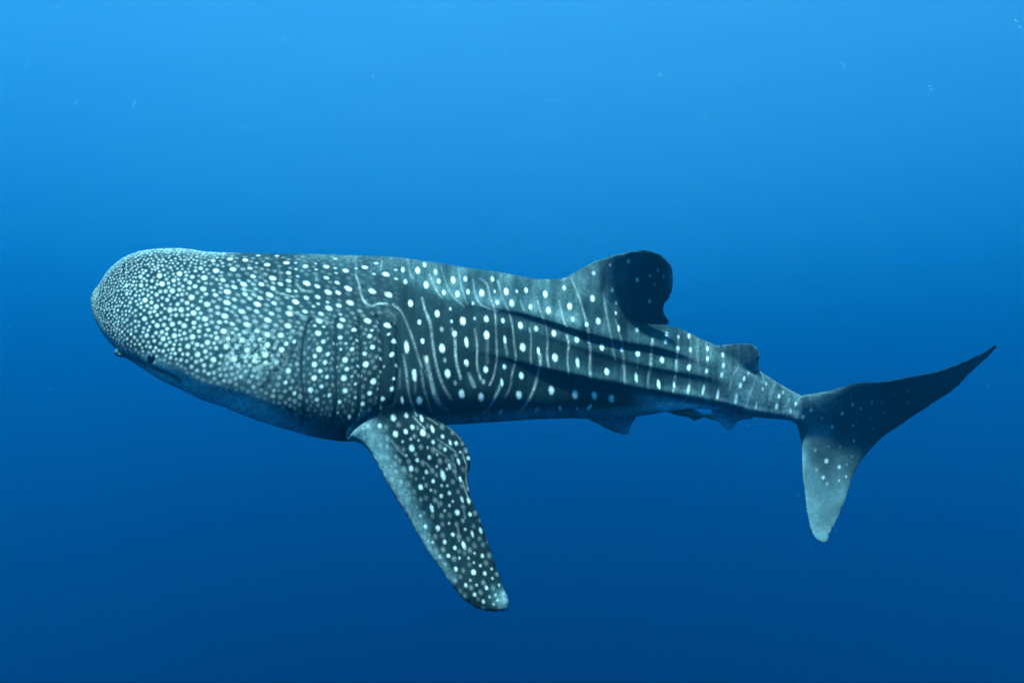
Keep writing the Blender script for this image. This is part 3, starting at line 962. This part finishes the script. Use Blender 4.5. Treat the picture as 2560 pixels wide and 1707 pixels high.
h, nn = on_skin(380, 897)
eye = ball('eye', h + nn * .003, .022, M_eye, root, ORG, sq=(.85, .8, 1.05))
ringp = []
ax = nn.orthogonal().normalized(); ay = nn.cross(ax)
for i in range(20):
    t = 2 * math.pi * i / 19
    ringp.append(h + nn * .002 + (ax * math.cos(t) + ay * math.sin(t)) * .0235)
tube('eyelid', ringp, [.0036] * 20, M_rim, eye, ORG)
h, nn = on_skin(300, 880)
if h is not None:
    nos = tube('nostril', [h + Vector((-.014, 0, .012)), h + Vector((-.016, -.006, .002)), h + Vector((-.008, -.008, -.010)), h + Vector((.008, -.006, -.016)), h + Vector((.026, 0, -.022))],
               [.006, .009, .010, .009, .005], simple('nostril_skin', (.035, .06, .075), .7, .2), root, ORG, 12)
    ball('nostril_hole', h + Vector((-.006, -.013, -.008)), .0065, M_dark, nos, ORG, sq=(1.2, .8, 1))

# ------------------------------------------------------------------ remora under the belly
BIG = 3.70
rt = curve("1664,1027.6 1675,1025.5 1695,1023 1728,1022 1744,1027 1750,1031 1762,1035 1768,1035.5")
rb = curve("1664,1027.6 1678,1033 1695,1038.7 1717,1042 1740,1043.5 1755,1043.5 1762,1042.5 1768,1041.5")
v, f = [], []
nxr, M = 40, 20
for i in range(nxr):
    x = 1664.2 + (1767.8 - 1664.2) * i / (nxr - 1)
    tp, bt = float(rt(x)), float(rb(x))
    H = max(.15, (bt - tp) / 2); mid = (tp + bt) / 2
    for k in range(M):
        th = 2 * math.pi * k / M
        v.append(tuple(unproj(x, mid - H * math.cos(th), BIG - H * BIG / F * .85 * math.sin(th))))
for i in range(nxr - 1):
    for k in range(M):
        f.append((i * M + k, i * M + (k + 1) % M, (i + 1) * M + (k + 1) % M, (i + 1) * M + k))
f.append(tuple(range(M))); f.append(tuple(reversed(range((nxr - 1) * M, nxr * M))))
for pl, th in ((pts("1762,1035 1778,1034 1788,1037 1790,1044 1792,1051 1784,1050 1772,1046 1762,1042"), .002),
               (pts("1720,1041 1728,1047 1735,1052.5 1744,1048 1757,1043"), .0015)):
    vv, ff = fin_shell(pl, lambda x, y: BIG + 0 * x, lambda x, y: th + 0 * x, 3, 3.)
    o_ = len(v)
    v += [tuple(q) for q in vv]; f += [tuple(k + o_ for k in q) for q in ff]
RO = Vector(unproj(1720, 1033, BIG))
rem = bpy.data.objects.new('remora', None); COL.objects.link(rem); rem.location = RO
tag(rem, 'small olive grey remora swimming close beneath the belly of the whale shark', 'fish')
mesh_obj('body', [tuple(Vector(q) - RO) for q in v], f, simple('remora_skin', (.08, .09, .065), .6, .2), rem)
ball('eye', unproj(1674, 1028.3, BIG - .006), .003, M_eye, rem, RO, seg=10)

# ------------------------------------------------------------------ drifting specks of plankton
m = bpy.data.materials.new('plankton')
m.use_nodes = True
n = m.node_tree
b = n.nodes['Principled BSDF']
b.inputs['Base Color'].default_value = (.4, .75, .8, 1)
b.inputs['Roughness'].default_value = .8
b.inputs['Alpha'].default_value = .12
rr = random.Random(9)
v, f = [], []


def fleck(x, y, d, lx, ly, ang):
    """a soft flat ellipsoid; lx, ly in photograph pixels"""
    c = unproj(x, y, d)
    s = d / F
    o_ = len(v)
    ca, sa = math.cos(ang), math.sin(ang)
    for (a, b_, e) in [(1, 0, 0), (-1, 0, 0), (0, 1, 0), (0, -1, 0), (0, 0, 1), (0, 0, -1), (.7, .7, 0), (-.7, .7, 0), (-.7, -.7, 0), (.7, -.7, 0)]:
        X, Z_ = a * lx * s, b_ * ly * s
        v.append((c[0] + X * ca - Z_ * sa, c[1] + e * ly * s, c[2] + X * sa + Z_ * ca))
    rim = [0, 6, 2, 7, 1, 8, 3, 9]
    for i in range(8):
        a, b_ = rim[i], rim[(i + 1) % 8]
        f.append((o_ + a, o_ + b_, o_ + 4)); f.append((o_ + b_, o_ + a, o_ + 5))


for x, y, lx, ly, a in ((147, 16, 5, 2.4, .1), (249, 49, 4, 2, .6), (410, 114, 5, 1.2, 1.0), (335, 262, 9, 3.4, 1.1), (190, 255, 8, 3, 1.1), (709, 98, 6, 4, .5), (627, 83, 5, 1.6, .9),
                        (932, 193, 5, 3.5, .4), (531, 271, 3.6, 2, .9), (803, 191, 2.4, 1, .5), (1650, 188, 7, 4, 0), (1110, 103, 3, 2, 0), (2545, 60, 16, 4, -1.0), (2110, 165, 9, 3, -1),
                        (2326, 220, 8, 4, -.9), (1764, 297, 5, 2, 0), (1538, 146, 3, 1, 0), (1605, 139, 3, 1, 0), (1263, 131, 4, 3, .3), (68, 160, 6, 3, 1.2), (1744, 236, 3, 1, 0)):
    fleck(x, y, rr.uniform(2.2, 4.), lx, ly, a)
for i in range(900):
    x, y = rr.uniform(0, 2560), rr.uniform(0, 1700) ** 1.0
    if rr.random() < (y / 1500) ** .6: continue
    fleck(x, y, rr.uniform(1.8, 9), rr.uniform(.7, 2.6), rr.uniform(.5, 1.2), rr.uniform(-.4, 1.2))
tag(mesh_obj('plankton', v, f, m), 'tiny pale specks of plankton drifting in the water', kind='stuff')
